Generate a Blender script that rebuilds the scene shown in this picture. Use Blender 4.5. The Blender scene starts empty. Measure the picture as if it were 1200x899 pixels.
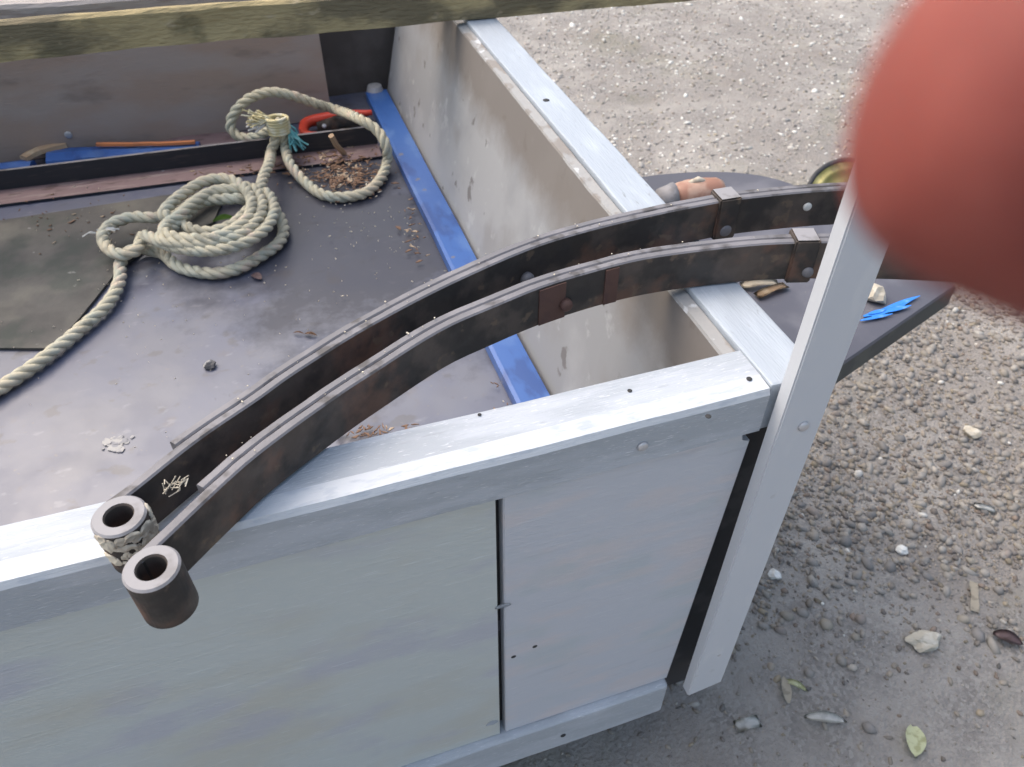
import bpy, bmesh, math, random
import numpy as np
from mathutils import Vector, Matrix, noise
random.seed(7); RS = np.random.RandomState(7)
S = bpy.context.scene; COL = S.collection
# ------------------------------------------------------------------ camera
F_PX = 938.63; PITCH = -.75466; ROLL = .0031; YAW = -.32793
CAM = Vector((-.36501, -.34293, .40593))
fw = Vector((-math.sin(YAW)*math.cos(PITCH), math.cos(YAW)*math.cos(PITCH), math.sin(PITCH)))
r0 = Vector((math.cos(YAW), math.sin(YAW), 0)); u0 = r0.cross(fw)
RT = math.cos(ROLL)*r0 + math.sin(ROLL)*u0; UP = -math.sin(ROLL)*r0 + math.cos(ROLL)*u0
cd = bpy.data.cameras.new('camera'); cam = bpy.data.objects.new('camera', cd); COL.objects.link(cam)
CM = Matrix(((RT.x, UP.x, -fw.x, CAM.x), (RT.y, UP.y, -fw.y, CAM.y), (RT.z, UP.z, -fw.z, CAM.z), (0, 0, 0, 1)))
cam.matrix_world = CM
cd.sensor_width = 36; cd.lens = F_PX/1200*36; cd.clip_start = .004; cd.clip_end = 500
cd.dof.use_dof = True; cd.dof.focus_distance = .60; cd.dof.aperture_fstop = 15
S.camera = cam
# ------------------------------------------------------------------ sky and sun (overcast)
SUN_EL = math.radians(57); SUN_AZ = math.radians(-42)     # azimuth from +Y towards +X
w = bpy.data.worlds.new('World'); S.world = w; w.use_nodes = True
wn = w.node_tree.nodes; wl = w.node_tree.links
sky = wn.new('ShaderNodeTexSky'); sky.sky_type = 'NISHITA'; sky.sun_disc = False
sky.sun_elevation = SUN_EL; sky.sun_rotation = SUN_AZ; sky.dust_density = 6; sky.air_density = 1.6; sky.ozone_density = 1
wl.new(sky.outputs[0], wn['Background'].inputs['Color']); wn['Background'].inputs['Strength'].default_value = .15
sd = bpy.data.lights.new('sun', 'SUN'); sd.energy = 1.0; sd.angle = math.radians(85); sd.color = (1, .985, .97)
so = bpy.data.objects.new('sun', sd); COL.objects.link(so)
sdir = Vector((math.sin(SUN_AZ)*math.cos(SUN_EL), math.cos(SUN_AZ)*math.cos(SUN_EL), math.sin(SUN_EL)))
so.rotation_euler = sdir.to_track_quat('Z', 'Y').to_euler(); so.location = (0, 0, 5)
S.view_settings.view_transform = 'Standard'; S.view_settings.look = 'None'
S.view_settings.exposure = 0.74; S.view_settings.gamma = 1
# ------------------------------------------------------------------ survey: picture point -> point on a real plane of the place
def ray(px, py): return fw + (px-600)/F_PX*RT - (py-449.5)/F_PX*UP
def PZ(px, py, z): d = ray(px, py); return CAM + d*((z-CAM.z)/d.z)
def PY(px, py, y): d = ray(px, py); return CAM + d*((y-CAM.y)/d.y)
FL = -.238          # trailer floor
GZ = -.68           # ground
# ------------------------------------------------------------------ materials
def mat(name, base, rough=.6, metal=0, spec=.5, stains=(), bump=None, grain=None, coat=0, sss=None, rvar=None):
    """stains: (colour, scale, lo, hi, amount, stretch) blended by object-space noise"""
    m = bpy.data.materials.new(name); m.use_nodes = True
    n = m.node_tree.nodes; l = m.node_tree.links; b = n['Principled BSDF']
    tc = n.new('ShaderNodeTexCoord')
    b.inputs['Roughness'].default_value = rough; b.inputs['Metallic'].default_value = metal
    b.inputs['Specular IOR Level'].default_value = spec
    col = None; cur = (*base, 1)
    def nz(scale, stretch=(1, 1, 1), detail=6, off=0):
        mp = n.new('ShaderNodeMapping'); mp.inputs['Scale'].default_value = stretch; mp.inputs['Location'].default_value = (off, off*.7, off*1.3)
        l.new(tc.outputs['Object'], mp.inputs['Vector'])
        t = n.new('ShaderNodeTexNoise'); t.inputs['Scale'].default_value = scale; t.inputs['Detail'].default_value = detail
        l.new(mp.outputs[0], t.inputs['Vector']); return t.outputs['Fac']
    def rng(o, lo, hi, a=0, c=1):
        r = n.new('ShaderNodeMapRange'); r.inputs[1].default_value = lo; r.inputs[2].default_value = hi
        r.inputs[3].default_value = a; r.inputs[4].default_value = c; r.interpolation_type = 'SMOOTHSTEP'
        l.new(o, r.inputs[0]); return r.outputs[0]
    for k, (c, sc, lo, hi, am, st) in enumerate(stains):
        mx = n.new('ShaderNodeMix'); mx.data_type = 'RGBA'
        l.new(rng(nz(sc, st, 7, k*3.1+len(name)), lo, hi, 0, am), mx.inputs[0])
        if col is None: mx.inputs[6].default_value = cur
        else: l.new(col, mx.inputs[6])
        mx.inputs[7].default_value = (*c, 1); col = mx.outputs[2]
    if col is not None: l.new(col, b.inputs['Base Color'])
    else: b.inputs['Base Color'].default_value = cur
    if rvar: l.new(rng(nz(rvar[0], rvar[4] if len(rvar) > 4 else (1, 1, 1), 8, 5), rvar[1], rvar[2], rough, rvar[3]), b.inputs['Roughness'])
    if bump:
        bp = n.new('ShaderNodeBump'); bp.inputs['Strength'].default_value = bump[1]; bp.inputs['Distance'].default_value = bump[2]
        l.new(nz(bump[0], bump[3] if len(bump) > 3 else (1, 1, 1), 8, 2), bp.inputs['Height']); l.new(bp.outputs[0], b.inputs['Normal'])
    if coat: b.inputs['Coat Weight'].default_value = coat; b.inputs['Coat Roughness'].default_value = .15
    if sss:
        b.inputs['Subsurface Weight'].default_value = sss[0]; b.inputs['Subsurface Radius'].default_value = sss[1]; b.inputs['Subsurface Scale'].default_value = sss[2]
    m.diffuse_color = cur
    return m
GX = (1, 12, 12); GY = (12, 1, 12)
M = {}
M['rail_x'] = mat('painted_rail', (.36, .39, .43), .6, stains=[((.45, .48, .53), 9, .45, .62, .8, (1, 5, 5)), ((.27, .29, .32), 40, .62, .75, .5, (1, 4, 4)), ((.85, .86, .88), 120, .62, .7, .5, GX)], bump=(60, .35, .002, GX))
M['rail_y'] = mat('painted_rail_long', (.36, .40, .455), .5, stains=[((.45, .50, .56), 9, .45, .65, .7, (5, 1, 5)), ((.22, .23, .24), 60, .64, .74, .6, (4, 1, 4))], bump=(60, .35, .002, GY))
M['pale_paint'] = mat('worn_white_edge', (.52, .55, .59), .5, stains=[((.42, .46, .52), 60, .5, .66, .9, (1, 3, 3))], bump=(90, .4, .001, GX))
M['panel_l'] = mat('painted_panel_greenish', (.49, .525, .52), .42, stains=[((.47, .46, .40), 5, .48, .66, .6, (1, 1, 2)), ((.42, .43, .50), 7, .5, .65, .7, (1, 1, 2)), ((.62, .66, .68), 110, .62, .70, .6, (.35, 1, 8))], bump=(60, .36, .0014, (.35, 1, 6)))
M['panel_r'] = mat('painted_panel_pale', (.50, .52, .57), .42, stains=[((.56, .52, .53), 8, .5, .65, .7, (1, 1, 2.5)), ((.44, .49, .52), 10, .52, .66, .6, (1, 1, 2)), ((.66, .68, .70), 110, .64, .72, .5, (.35, 1, 8)), ((.40, .42, .46), 40, .60, .72, .4, (.25, 1, 3)), ((.60, .54, .54), 14, .55, .68, .5, (.5, 1, 2))], bump=(60, .36, .0014, (.35, 1, 6)))
M['post'] = mat('grey_post_paint', (.54, .56, .60), .5, stains=[((.62, .63, .65), 20, .55, .7, .4, (3, 3, 1)), ((.33, .33, .33), 60, .66, .74, .3, (1, 1, 1))], bump=(120, .15, .001))
M['ply'] = mat('weathered_plywood', (.245, .25, .262), .75, stains=[((.32, .325, .335), 6, .45, .6, .8, (2, 1, 1)), ((.20, .192, .19), 9, .54, .68, .5, (1.4, 1, 1)), ((.12, .11, .11), 30, .66, .72, .8, (1, 1, 1)), ((.44, .45, .46), 30, .6, .7, .4, (2, 1, 1))], bump=(60, .12, .0015, (3, 1, 3)))
M['batten'] = mat('bare_batten', (.24, .22, .205), .8, stains=[((.30, .27, .24), 25, .5, .62, .8, GY), ((.07, .06, .055), 30, .6, .7, .6, GY)], bump=(60, .5, .003, GY))
M['backboard'] = mat('brown_board', (.37, .285, .24), .75, stains=[((.38, .33, .31), 5, .45, .65, .8, (1, 3, 3)), ((.22, .18, .16), 8, .55, .7, .7, (1, 3, 3)), ((.33, .3, .29), 40, .66, .72, .4, GX)], bump=(50, .3, .002, GX))
M['darkboard'] = mat('dark_end_board', (.085, .075, .07), .8, stains=[((.14, .125, .12), 9, .5, .65, .7, (1, 1, 1))], bump=(50, .3, .002))
M['dark'] = mat('black_frame_steel', (.02, .022, .028), .6, stains=[((.05, .05, .055), 30, .5, .65, .7, (1, 1, 1))])
M['floor'] = mat('wet_black_plywood', (.078, .088, .135), .34, spec=.9, stains=[((.105, .11, .14), 9, .42, .62, .7, (1, 1, 1)), ((.10, .08, .07), 18, .62, .72, .5, (1, 1, 1)), ((.22, .225, .26), 40, .62, .72, .35, (1, 1.8, 1)), ((.05, .045, .045), 24, .60, .68, .5, (1, 1.4, 1)), ((.15, .13, .12), 130, .66, .72, .5, (1, 1, 1))], bump=(35, .18, .002), rvar=(22, .42, .66, .46))
M['mat'] = mat('muddy_sheet', (.060, .058, .056), .5, spec=.4, stains=[((.11, .105, .09), 10, .5, .66, .8, (1, 1, 1)), ((.03, .04, .035), 16, .5, .66, .7, (1, 1, 1)), ((.25, .25, .24), 70, .68, .73, .5, (1, 1, 1))], bump=(60, .3, .003), rvar=(12, .4, .6, .75))
M['blue'] = mat('blue_paint', (.035, .105, .33), .4, stains=[((.02, .055, .20), 30, .5, .6, .7, (1, .4, 1)), ((.09, .18, .40), 22, .54, .66, .5, (1, .5, 1)), ((.17, .155, .15), 38, .66, .70, .7, (1, 1, 1))], bump=(70, .2, .001))
M['steel_dark'] = mat('spring_face', (.034, .029, .027), .5, spec=.5, stains=[((.085, .066, .056), 30, .44, .6, .85, (1, 1, 1)), ((.15, .08, .055), 20, .53, .66, .75, (1, 1, 1)), ((.14, .10, .07), 60, .6, .68, .7, (1, 1, 1)), ((.2, .18, .17), 150, .72, .78, .6, (1, 1, 1))], bump=(160, .4, .001), rvar=(40, .4, .6, .8))
M['steel_edge'] = mat('spring_edge', (.15, .145, .157), .6, spec=.5, stains=[((.22, .21, .225), 25, .5, .65, .6, (1, 1, 1)), ((.055, .048, .046), 45, .52, .64, .8, (1, 1, 1))], bump=(200, .4, .0008))
M['eye_ring'] = mat('ground_steel', (.27, .262, .275), .6, stains=[((.17, .16, .16), 60, .5, .65, .7, (1, 1, 1))], bump=(200, .3, .0006))
M['rust'] = mat('flat_rust', (.095, .048, .038), .7, stains=[((.08, .04, .035), 60, .5, .62, .8, (1, 1, 1))], bump=(200, .3, .0006))
M['angle_dark'] = mat('angle_black', (.022, .024, .03), .5, stains=[((.06, .05, .05), 20, .55, .68, .7, GX)], bump=(80, .2, .001))
M['angle_pink'] = mat('angle_primer', (.17, .115, .12), .6, stains=[((.26, .21, .20), 16, .55, .68, .7, GX), ((.09, .06, .055), 30, .55, .68, .8, (1, 3, 3))], bump=(80, .3, .001))
M['zinc'] = mat('zinc', (.5, .5, .52), .42, .4, stains=[((.3, .3, .31), 60, .5, .65, .6, (1, 1, 1))])
M['hole'] = mat('dark_hole', (.03, .03, .032), .8)
M['moss'] = mat('mossy_timber', (.17, .14, .085), .9, stains=[((.40, .32, .17), 9, .45, .60, .9, (1, 1.5, 1.5)), ((.075, .07, .04), 12, .52, .70, .7, (1, 1.5, 1.5)), ((.40, .33, .22), 35, .62, .7, .6, (1, 2, 2))], bump=(60, .6, .006, (1, 4, 4)))
M['grey_wood'] = mat('grey_board', (.34, .31, .30), .8, stains=[((.22, .19, .18), 15, .5, .65, .7, GX)], bump=(60, .4, .002, GX))
M['rope'] = mat('rope_fibre', (.49, .455, .345), .85, stains=[((.40, .43, .37), 30, .5, .6, .6, (1, 1, 1)), ((.56, .45, .36), 40, .58, .66, .7, (1, 1, 1)), ((.25, .24, .19), 55, .54, .66, .7, (1, 1, 1)), ((.60, .50, .36), 12, .55, .65, .5, (1, 1, 1))], bump=(900, .7, .0008))
M['cream'] = mat('frayed_cream', (.62, .55, .32), .8, stains=[((.7, .68, .55), 60, .5, .6, .8, (1, 1, 1))])
M['cyan'] = mat('teal_twine', (.13, .40, .42), .7, stains=[((.3, .55, .55), 90, .5, .6, .7, (1, 1, 1))])
M['white'] = mat('dull_white', (.62, .61, .58), .6, stains=[((.45, .44, .40), 60, .5, .65, .6, (1, 1, 1))])
M['red'] = mat('red_plastic', (.62, .06, .03), .4)
M['tan'] = mat('tan_wood', (.36, .25, .16), .8, stains=[((.5, .42, .3), 30, .5, .62, .8, (1, 1, 1)), ((.2, .12, .08), 40, .6, .7, .7, (1, 1, 1))], bump=(80, .4, .002))
M['orange'] = mat('orange_stick', (.55, .19, .07), .7, stains=[((.35, .13, .06), 40, .5, .65, .7, (1, 1, 1))])
M['brownbit'] = mat('brown_litter', (.17, .10, .065), .85, stains=[((.42, .33, .24), 40, .55, .6, .9, (1, 1, 1))])
M['palebit'] = mat('pale_chip', (.58, .52, .42), .8, stains=[((.35, .3, .24), 60, .5, .6, .7, (1, 1, 1))])
M['splash'] = mat('dried_splash', (.36, .35, .34), .7, stains=[((.22, .22, .24), 120, .48, .58, .9, (1, 1, 1))])
M['leaf'] = mat('green_leaf', (.10, .20, .03), .5)
M['paleleaf'] = mat('pale_leaf', (.72, .74, .50), .55, stains=[((.45, .45, .22), 90, .5, .65, .7, (1, 1, 1))])
M['fender'] = mat('mudguard_plastic', (.085, .086, .11), .5, stains=[((.15, .15, .175), 9, .5, .65, .7, (1, 1, 1)), ((.2, .19, .18), 120, .68, .74, .5, (1, 1, 1))], bump=(90, .15, .001))
M['fender_lip'] = mat('mudguard_lip', (.035, .045, .05), .6, stains=[((.07, .08, .075), 30, .5, .65, .7, (1, 1, 1))])
M['bluemark'] = mat('bright_blue_mark', (.03, .22, .75), .45, stains=[((.15, .36, .8), 60, .5, .65, .7, (1, 1, 1))])
M['tyre'] = mat('tyre_rubber', (.025, .025, .026), .8, bump=(200, .3, .001))
M['amber'] = mat('amber_plastic', (.34, .17, .115), .45, stains=[((.50, .34, .26), 35, .5, .65, .8, (1, 1, 1))])
M['olive'] = mat('olive_tin', (.17, .16, .05), .35, .3, stains=[((.30, .28, .12), 25, .5, .62, .8, (1, 1, 1)), ((.07, .065, .03), 40, .58, .68, .7, (1, 1, 1))], bump=(90, .3, .001))
M['skin'] = mat('skin', (.225, .060, .050), .55, spec=.15, stains=[((.29, .085, .07), 110, .45, .6, .6, (1, 1, 1))], bump=(2500, .15, .0003), sss=(.5, (1, .25, .15), .003))
M['nail'] = mat('nail', (.65, .40, .34), .3)
M['sleeve'] = mat('navy_sleeve', (.03, .04, .07), .9, bump=(900, .5, .001))
M['stone_pale'] = mat('pale_stone', (.44, .40, .33), .8, stains=[((.55, .52, .46), 60, .5, .62, .8, (1, 1, 1))], bump=(150, .4, .002))
M['stone_white'] = mat('white_stone', (.72, .71, .68), .7, stains=[((.5, .5, .48), 60, .5, .62, .6, (1, 1, 1))], bump=(150, .4, .002))
M['stone_dark'] = mat('dark_pebble', (.06, .06, .065), .6, stains=[((.3, .3, .3), 60, .55, .62, .8, (1, 1, 1))], bump=(150, .4, .002))
def dark_patch(m, centre, radii, colour, rough, amp=2.6, top=.72):  # noise-edged area mixed towards another colour and roughness
    n = m.node_tree.nodes; l = m.node_tree.links; b = n['Principled BSDF']; tc = n.new('ShaderNodeTexCoord')
    mp = n.new('ShaderNodeMapping'); mp.vector_type = 'TEXTURE'; mp.inputs['Location'].default_value = centre; mp.inputs['Scale'].default_value = radii
    nz = n.new('ShaderNodeTexNoise'); nz.inputs['Scale'].default_value = 13; nz.inputs['Detail'].default_value = 9; nz.inputs['Roughness'].default_value = .65
    l.new(tc.outputs['Object'], mp.inputs['Vector']); l.new(tc.outputs['Object'], nz.inputs['Vector'])
    ln = n.new('ShaderNodeVectorMath'); ln.operation = 'LENGTH'; l.new(mp.outputs[0], ln.inputs[0])
    ma = n.new('ShaderNodeMath'); ma.operation = 'MULTIPLY_ADD'; ma.inputs[1].default_value = amp; l.new(nz.outputs['Fac'], ma.inputs[0]); l.new(ln.outputs['Value'], ma.inputs[2])
    rg = n.new('ShaderNodeMapRange'); rg.inputs[1].default_value = 1.25+amp/2; rg.inputs[2].default_value = .65+amp/2; rg.inputs[3].default_value = 0; rg.inputs[4].default_value = top; l.new(ma.outputs[0], rg.inputs[0])
    for sock, val in (('Base Color', colour), ('Roughness', rough), ('Specular IOR Level', .35)):
        old = b.inputs[sock].links[0].from_socket if b.inputs[sock].links else None
        x = n.new('ShaderNodeMix'); k = sock == 'Base Color'; x.data_type = 'RGBA' if k else 'FLOAT'; i, o = ((6, 7), 2) if k else ((2, 3), 0)
        if old: l.new(old, x.inputs[i[0]])
        else: x.inputs[i[0]].default_value = b.inputs[sock].default_value
        x.inputs[i[1]].default_value = (*val, 1) if k else val
        l.new(rg.outputs[0], x.inputs[0]); l.new(x.outputs[o], b.inputs[sock])
M['ply_edge'] = mat('chipped_ply_edge', (.30, .30, .30), .8, stains=[((.22, .20, .185), 50, .48, .58, .9, (1, .6, 1)), ((.55, .57, .60), 70, .58, .66, .8, (1, .6, 1))], bump=(90, .6, .002))
dark_patch(M['ply'], (0, 0, .240), (20, 20, .072), (.165, .145, .13), .8, 1.1, .85)  # wall colour turns browner and darker towards its top edge
dark_patch(M['floor'], (.40, .13, 0), (.22, .34, 1), (.030, .031, .042), .42)  # darker area in the floor colour, towards the far right
# ------------------------------------------------------------------ building helpers
def tag(o, label=None, cat=None, group=None, kind=None):
    if label: o['label'] = label
    if cat: o['category'] = cat
    if group: o['group'] = group
    if kind: o['kind'] = kind
    return o
def empty(name, loc):
    o = bpy.data.objects.new(name, None); COL.objects.link(o); o.location = loc; o.empty_display_size = .05; return o
def link(name, me, mats, parent=None, smooth=False, center=True):
    o = bpy.data.objects.new(name, me)
    for m in (mats if isinstance(mats, (list, tuple)) else [mats]): me.materials.append(M[m])
    if center and len(me.vertices):
        n = len(me.vertices); a = np.empty(n*3, np.float32); me.vertices.foreach_get('co', a); a = a.reshape(-1, 3)
        c = (a.min(0)+a.max(0))/2; c[2] = a[:, 2].min(); a -= c; me.vertices.foreach_set('co', a.ravel()); o.location = [float(v) for v in c]
    if smooth: me.polygons.foreach_set('use_smooth', [True]*len(me.polygons))
    COL.objects.link(o)
    if parent: o.parent = parent; o.matrix_parent_inverse = inv(parent)
    me.update(); return o
def inv(p):
    m = Matrix.Translation(p.location)
    q = p
    if p.parent: m = Matrix.Translation(p.location)
    return m.inverted()
def bm_obj(name, bm, mats, parent=None, smooth=False):
    me = bpy.data.meshes.new(name); bmesh.ops.recalc_face_normals(bm, faces=bm.faces); bm.to_mesh(me); bm.free()
    return link(name, me, mats, parent, smooth)
def prism_bm(bm, bottom, top):
    n = len(bottom); a = [bm.verts.new(p) for p in bottom]; b = [bm.verts.new(p) for p in top]
    bm.faces.new(a[::-1]); bm.faces.new(b)
    for i in range(n): bm.faces.new((a[i], a[(i+1) % n], b[(i+1) % n], b[i]))
def box(name, x0, x1, y0, y1, z0, z1, m, parent=None, bev=.0015, rot=0, wob=0, seg=2):
    bm = bmesh.new()
    prism_bm(bm, [(x0, y0, z0), (x1, y0, z0), (x1, y1, z0), (x0, y1, z0)], [(x0, y0, z1), (x1, y0, z1), (x1, y1, z1), (x0, y1, z1)])
    if wob:      # cut along the long axis so that the timber is not dead straight
        L = max((x1-x0, 0), (y1-y0, 1), (z1-z0, 2)); ax = L[1]; lo = (x0, y0, z0)[ax]; n = max(2, int(L[0]/.04))
        for k in range(1, n):
            co = Vector(); co[ax] = lo + L[0]*k/n; no = Vector(); no[ax] = 1
            bmesh.ops.bisect_plane(bm, geom=bm.verts[:]+bm.edges[:]+bm.faces[:], plane_co=co, plane_no=no)
    if bev:
        es = [e for e in bm.edges if len(e.link_faces) == 2 and e.calc_face_angle(0) > .5]
        bmesh.ops.bevel(bm, geom=es, offset=bev, segments=seg, affect='EDGES', profile=.6)
    if wob:
        for v in bm.verts:
            d = noise.noise_vector(v.co*9 + Vector((x0, y0, z0))*7)*wob + noise.noise_vector(v.co*45)*wob*.35
            v.co += d
    if rot: bmesh.ops.rotate(bm, cent=((x0+x1)/2, (y0+y1)/2, 0), matrix=Matrix.Rotation(rot, 3, 'Z'), verts=bm.verts)
    return bm_obj(name, bm, m, parent)
def prism(name, pts, z0, z1, m, parent=None, bev=.001):
    bm = bmesh.new(); prism_bm(bm, [(p[0], p[1], z0) for p in pts], [(p[0], p[1], z1) for p in pts])
    if bev: bmesh.ops.bevel(bm, geom=[e for e in bm.edges if e.calc_face_angle(0) > .3], offset=bev, segments=2, affect='EDGES')
    return bm_obj(name, bm, m, parent)
def disc(name, c, n, r, h, m, parent=None, seg=20, dome=.4):
    bm = bmesh.new(); n = Vector(n).normalized(); t = n.orthogonal().normalized(); b = n.cross(t); rings = []
    for rr, hh in ((r, 0), (r, h*.6), (r*.85, h*.9), (r*.45, h*(1+dome*.2))):
        rings.append([bm.verts.new(Vector(c)+n*hh+(t*math.cos(a)+b*math.sin(a))*rr) for a in [2*math.pi*k/seg for k in range(seg)]])
    for A, B in zip(rings, rings[1:]):
        for i in range(seg): bm.faces.new((A[i], A[(i+1) % seg], B[(i+1) % seg], B[i]))
    bm.faces.new(rings[-1]); bm.faces.new(rings[0][::-1])
    return bm_obj(name, bm, m, parent, True)
def tube_bm(bm, pts, r, seg=8, taper=None):
    pts = [Vector(p) for p in pts]; N = len(pts); prev = None; up = Vector((0, 0, 1)); rings = []
    for i, p in enumerate(pts):
        t = (pts[min(i+1, N-1)]-pts[max(i-1, 0)]).normalized()
        a = (up - t*up.dot(t)) if prev is None else (prev - t*prev.dot(t))
        if a.length < 1e-4: a = t.orthogonal()
        a.normalize(); prev = a; b = t.cross(a); rr = r*(taper(i/(N-1)) if taper else 1)
        rings.append([bm.verts.new(p+(a*math.cos(q)+b*math.sin(q))*rr) for q in [2*math.pi*k/seg for k in range(seg)]])
    for A, B in zip(rings, rings[1:]):
        for i in range(seg): bm.faces.new((A[i], A[(i+1) % seg], B[(i+1) % seg], B[i]))
    bm.faces.new(rings[0][::-1]); bm.faces.new(rings[-1])
def catmull(P, step):
    P = [Vector(p) for p in P]; out = []
    Q = [P[0]*2-P[1]] + P + [P[-1]*2-P[-2]]
    for i in range(1, len(Q)-2):
        a, b, c, d = Q[i-1:i+3]; n = max(2, int((c-b).length/step))
        for k in range(n):
            t = k/n
            out.append(.5*((2*b)+(c-a)*t+(2*a-5*b+4*c-d)*t*t+(3*b-a-3*c+d)*t**3))
    out.append(P[-1]); return out
def even(pts, step):
    L = [0]
    for a, b in zip(pts, pts[1:]): L.append(L[-1]+(b-a).length)
    s = np.arange(0, L[-1], step); A = np.array([list(p) for p in pts])
    return [Vector((np.interp(v, L, A[:, 0]), np.interp(v, L, A[:, 1]), np.interp(v, L, A[:, 2]))) for v in s]
def lump(name, c, r, m, seed=0, flat=.6, parent=None, sub=2, stretch=(1, 1), rot=0, rough=.35):
    bm = bmesh.new(); bmesh.ops.create_icosphere(bm, subdivisions=sub, radius=1)
    for v in bm.verts:
        v.co *= 1 + rough*noise.noise(v.co*1.3+Vector((seed, seed*2.1, 0)))*1.6
        v.co = Vector((v.co.x*r*stretch[0], v.co.y*r*stretch[1], v.co.z*r*flat))
    bmesh.ops.rotate(bm, cent=(0, 0, 0), matrix=Matrix.Rotation(rot, 3, 'Z'), verts=bm.verts)
    bmesh.ops.translate(bm, vec=Vector(c)+Vector((0, 0, r*flat*.7)), verts=bm.verts)
    return bm_obj(name, bm, m, parent, False)
def leafmesh(name, base, tip, width, m, lift=.006, curl=.3, parent=None, thick=.0005, blunt=False):
    base = Vector(base); tip = Vector(tip); d = tip-base; L = d.length; d.normalize(); s = d.cross(Vector((0, 0, 1))).normalized()
    bm = bmesh.new(); rows = []
    for k in range(9):
        t = k/8; ww = width*.5*((math.sin(math.pi*min(1, .06+t*.94))**.7) if not blunt else (.9 + .1*math.sin(t*9)))
        z = lift*math.sin(math.pi*t) + .002
        rows.append([bm.verts.new(base + d*L*t + s*ww*q + Vector((0, 0, z + abs(q)*width*curl*.5))) for q in (-1, 0, 1)])
    fs = []
    for A, B in zip(rows, rows[1:]):
        for i in range(2): fs.append(bm.faces.new((A[i], A[i+1], B[i+1], B[i])))
    bmesh.ops.solidify(bm, geom=fs, thickness=thick)
    return bm_obj(name, bm, m, parent, True)
# ------------------------------------------------------------------ ground
def ground():
    N = 260; xs = np.concatenate([np.linspace(-60, -1.6, 30)[:-1], np.linspace(-1.6, 4.2, N), np.linspace(4.2, 60, 30)[1:]])
    ys = np.concatenate([np.linspace(-60, -1.2, 30)[:-1], np.linspace(-1.2, 4.6, N), np.linspace(4.6, 60, 30)[1:]])
    X, Y = np.meshgrid(xs, ys, indexing='ij'); Z = np.full(X.shape, GZ)
    for i in range(len(xs)):
        for j in range(len(ys)):
            if -1.7 < xs[i] < 4.3 and -1.3 < ys[j] < 4.7:
                p = Vector((xs[i], ys[j], 0)); Z[i, j] += .016*noise.noise(p*1.7) + .006*noise.noise(p*7) + .003*noise.noise(p*25)
    V = np.stack([X, Y, Z], -1).reshape(-1, 3); a, b = len(xs), len(ys)
    I = np.arange(a*b).reshape(a, b); Fc = np.stack([I[:-1, :-1], I[1:, :-1], I[1:, 1:], I[:-1, 1:]], -1).reshape(-1, 4)
    me = bpy.data.meshes.new('ground'); me.from_pydata(V.tolist(), [], Fc.tolist())
    m = bpy.data.materials.new('compacted_dirt'); m.use_nodes = True; n = m.node_tree.nodes; l = m.node_tree.links; B = n['Principled BSDF']
    tc = n.new('ShaderNodeTexCoord')
    def nz(s, d=8):
        t = n.new('ShaderNodeTexNoise'); t.inputs['Scale'].default_value = s; t.inputs['Detail'].default_value = d; t.inputs['Roughness'].default_value = .62
        l.new(tc.outputs['Object'], t.inputs['Vector']); return t.outputs['Fac']
    def ramp(f, stops):
        r = n.new('ShaderNodeValToRGB'); e = r.color_ramp.elements
        while len(e) < len(stops): e.new(.5)
        for q, (p, c) in zip(e, stops): q.position = p; q.color = (*c, 1)
        l.new(f, r.inputs[0]); return r.outputs[0]
    def mix(f, A, Bc, mode='MIX'):
        x = n.new('ShaderNodeMix'); x.data_type = 'RGBA'; x.blend_type = mode
        if isinstance(f, float): x.inputs[0].default_value = f
        else: l.new(f, x.inputs[0])
        l.new(A, x.inputs[6]); l.new(Bc, x.inputs[7]); return x.outputs[2]
    c = ramp(nz(3.5), [(.36, (.29, .262, .24)), (.5, (.365, .338, .315)), (.62, (.42, .392, .365))])
    v = n.new('ShaderNodeTexVoronoi'); v.inputs['Scale'].default_value = 210; v.inputs['Randomness'].default_value = 1; l.new(tc.outputs['Object'], v.inputs['Vector'])
    peb = ramp(v.outputs['Color'], [(.1, (.20, .185, .175)), (.5, (.27, .25, .235)), (.9, (.38, .36, .34))])
    c = mix(ramp(nz(11), [(.42, (0, 0, 0)), (.6, (.8, .8, .8))]), c, peb)
    grn = ramp(nz(60), [(.3, (.10, .105, .05)), (.7, (.23, .24, .11))])
    c = mix(ramp(nz(2.6, 5), [(.56, (0, 0, 0)), (.72, (.4, .4, .4))]), c, grn)
    l.new(c, B.inputs['Base Color']); B.inputs['Roughness'].default_value = .85
    bp = n.new('ShaderNodeBump'); bp.inputs['Strength'].default_value = 1; bp.inputs['Distance'].default_value = .010
    l.new(nz(170, 10), bp.inputs['Height']); l.new(bp.outputs[0], B.inputs['Normal'])
    M['ground'] = m
    o = link('ground', me, 'ground', None, True, center=False); tag(o, kind='structure')
    return o
ground()
def gz(x, y):
    p = Vector((x, y, 0)); return GZ + .016*noise.noise(p*1.7) + .006*noise.noise(p*7) + .003*noise.noise(p*25)
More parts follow.
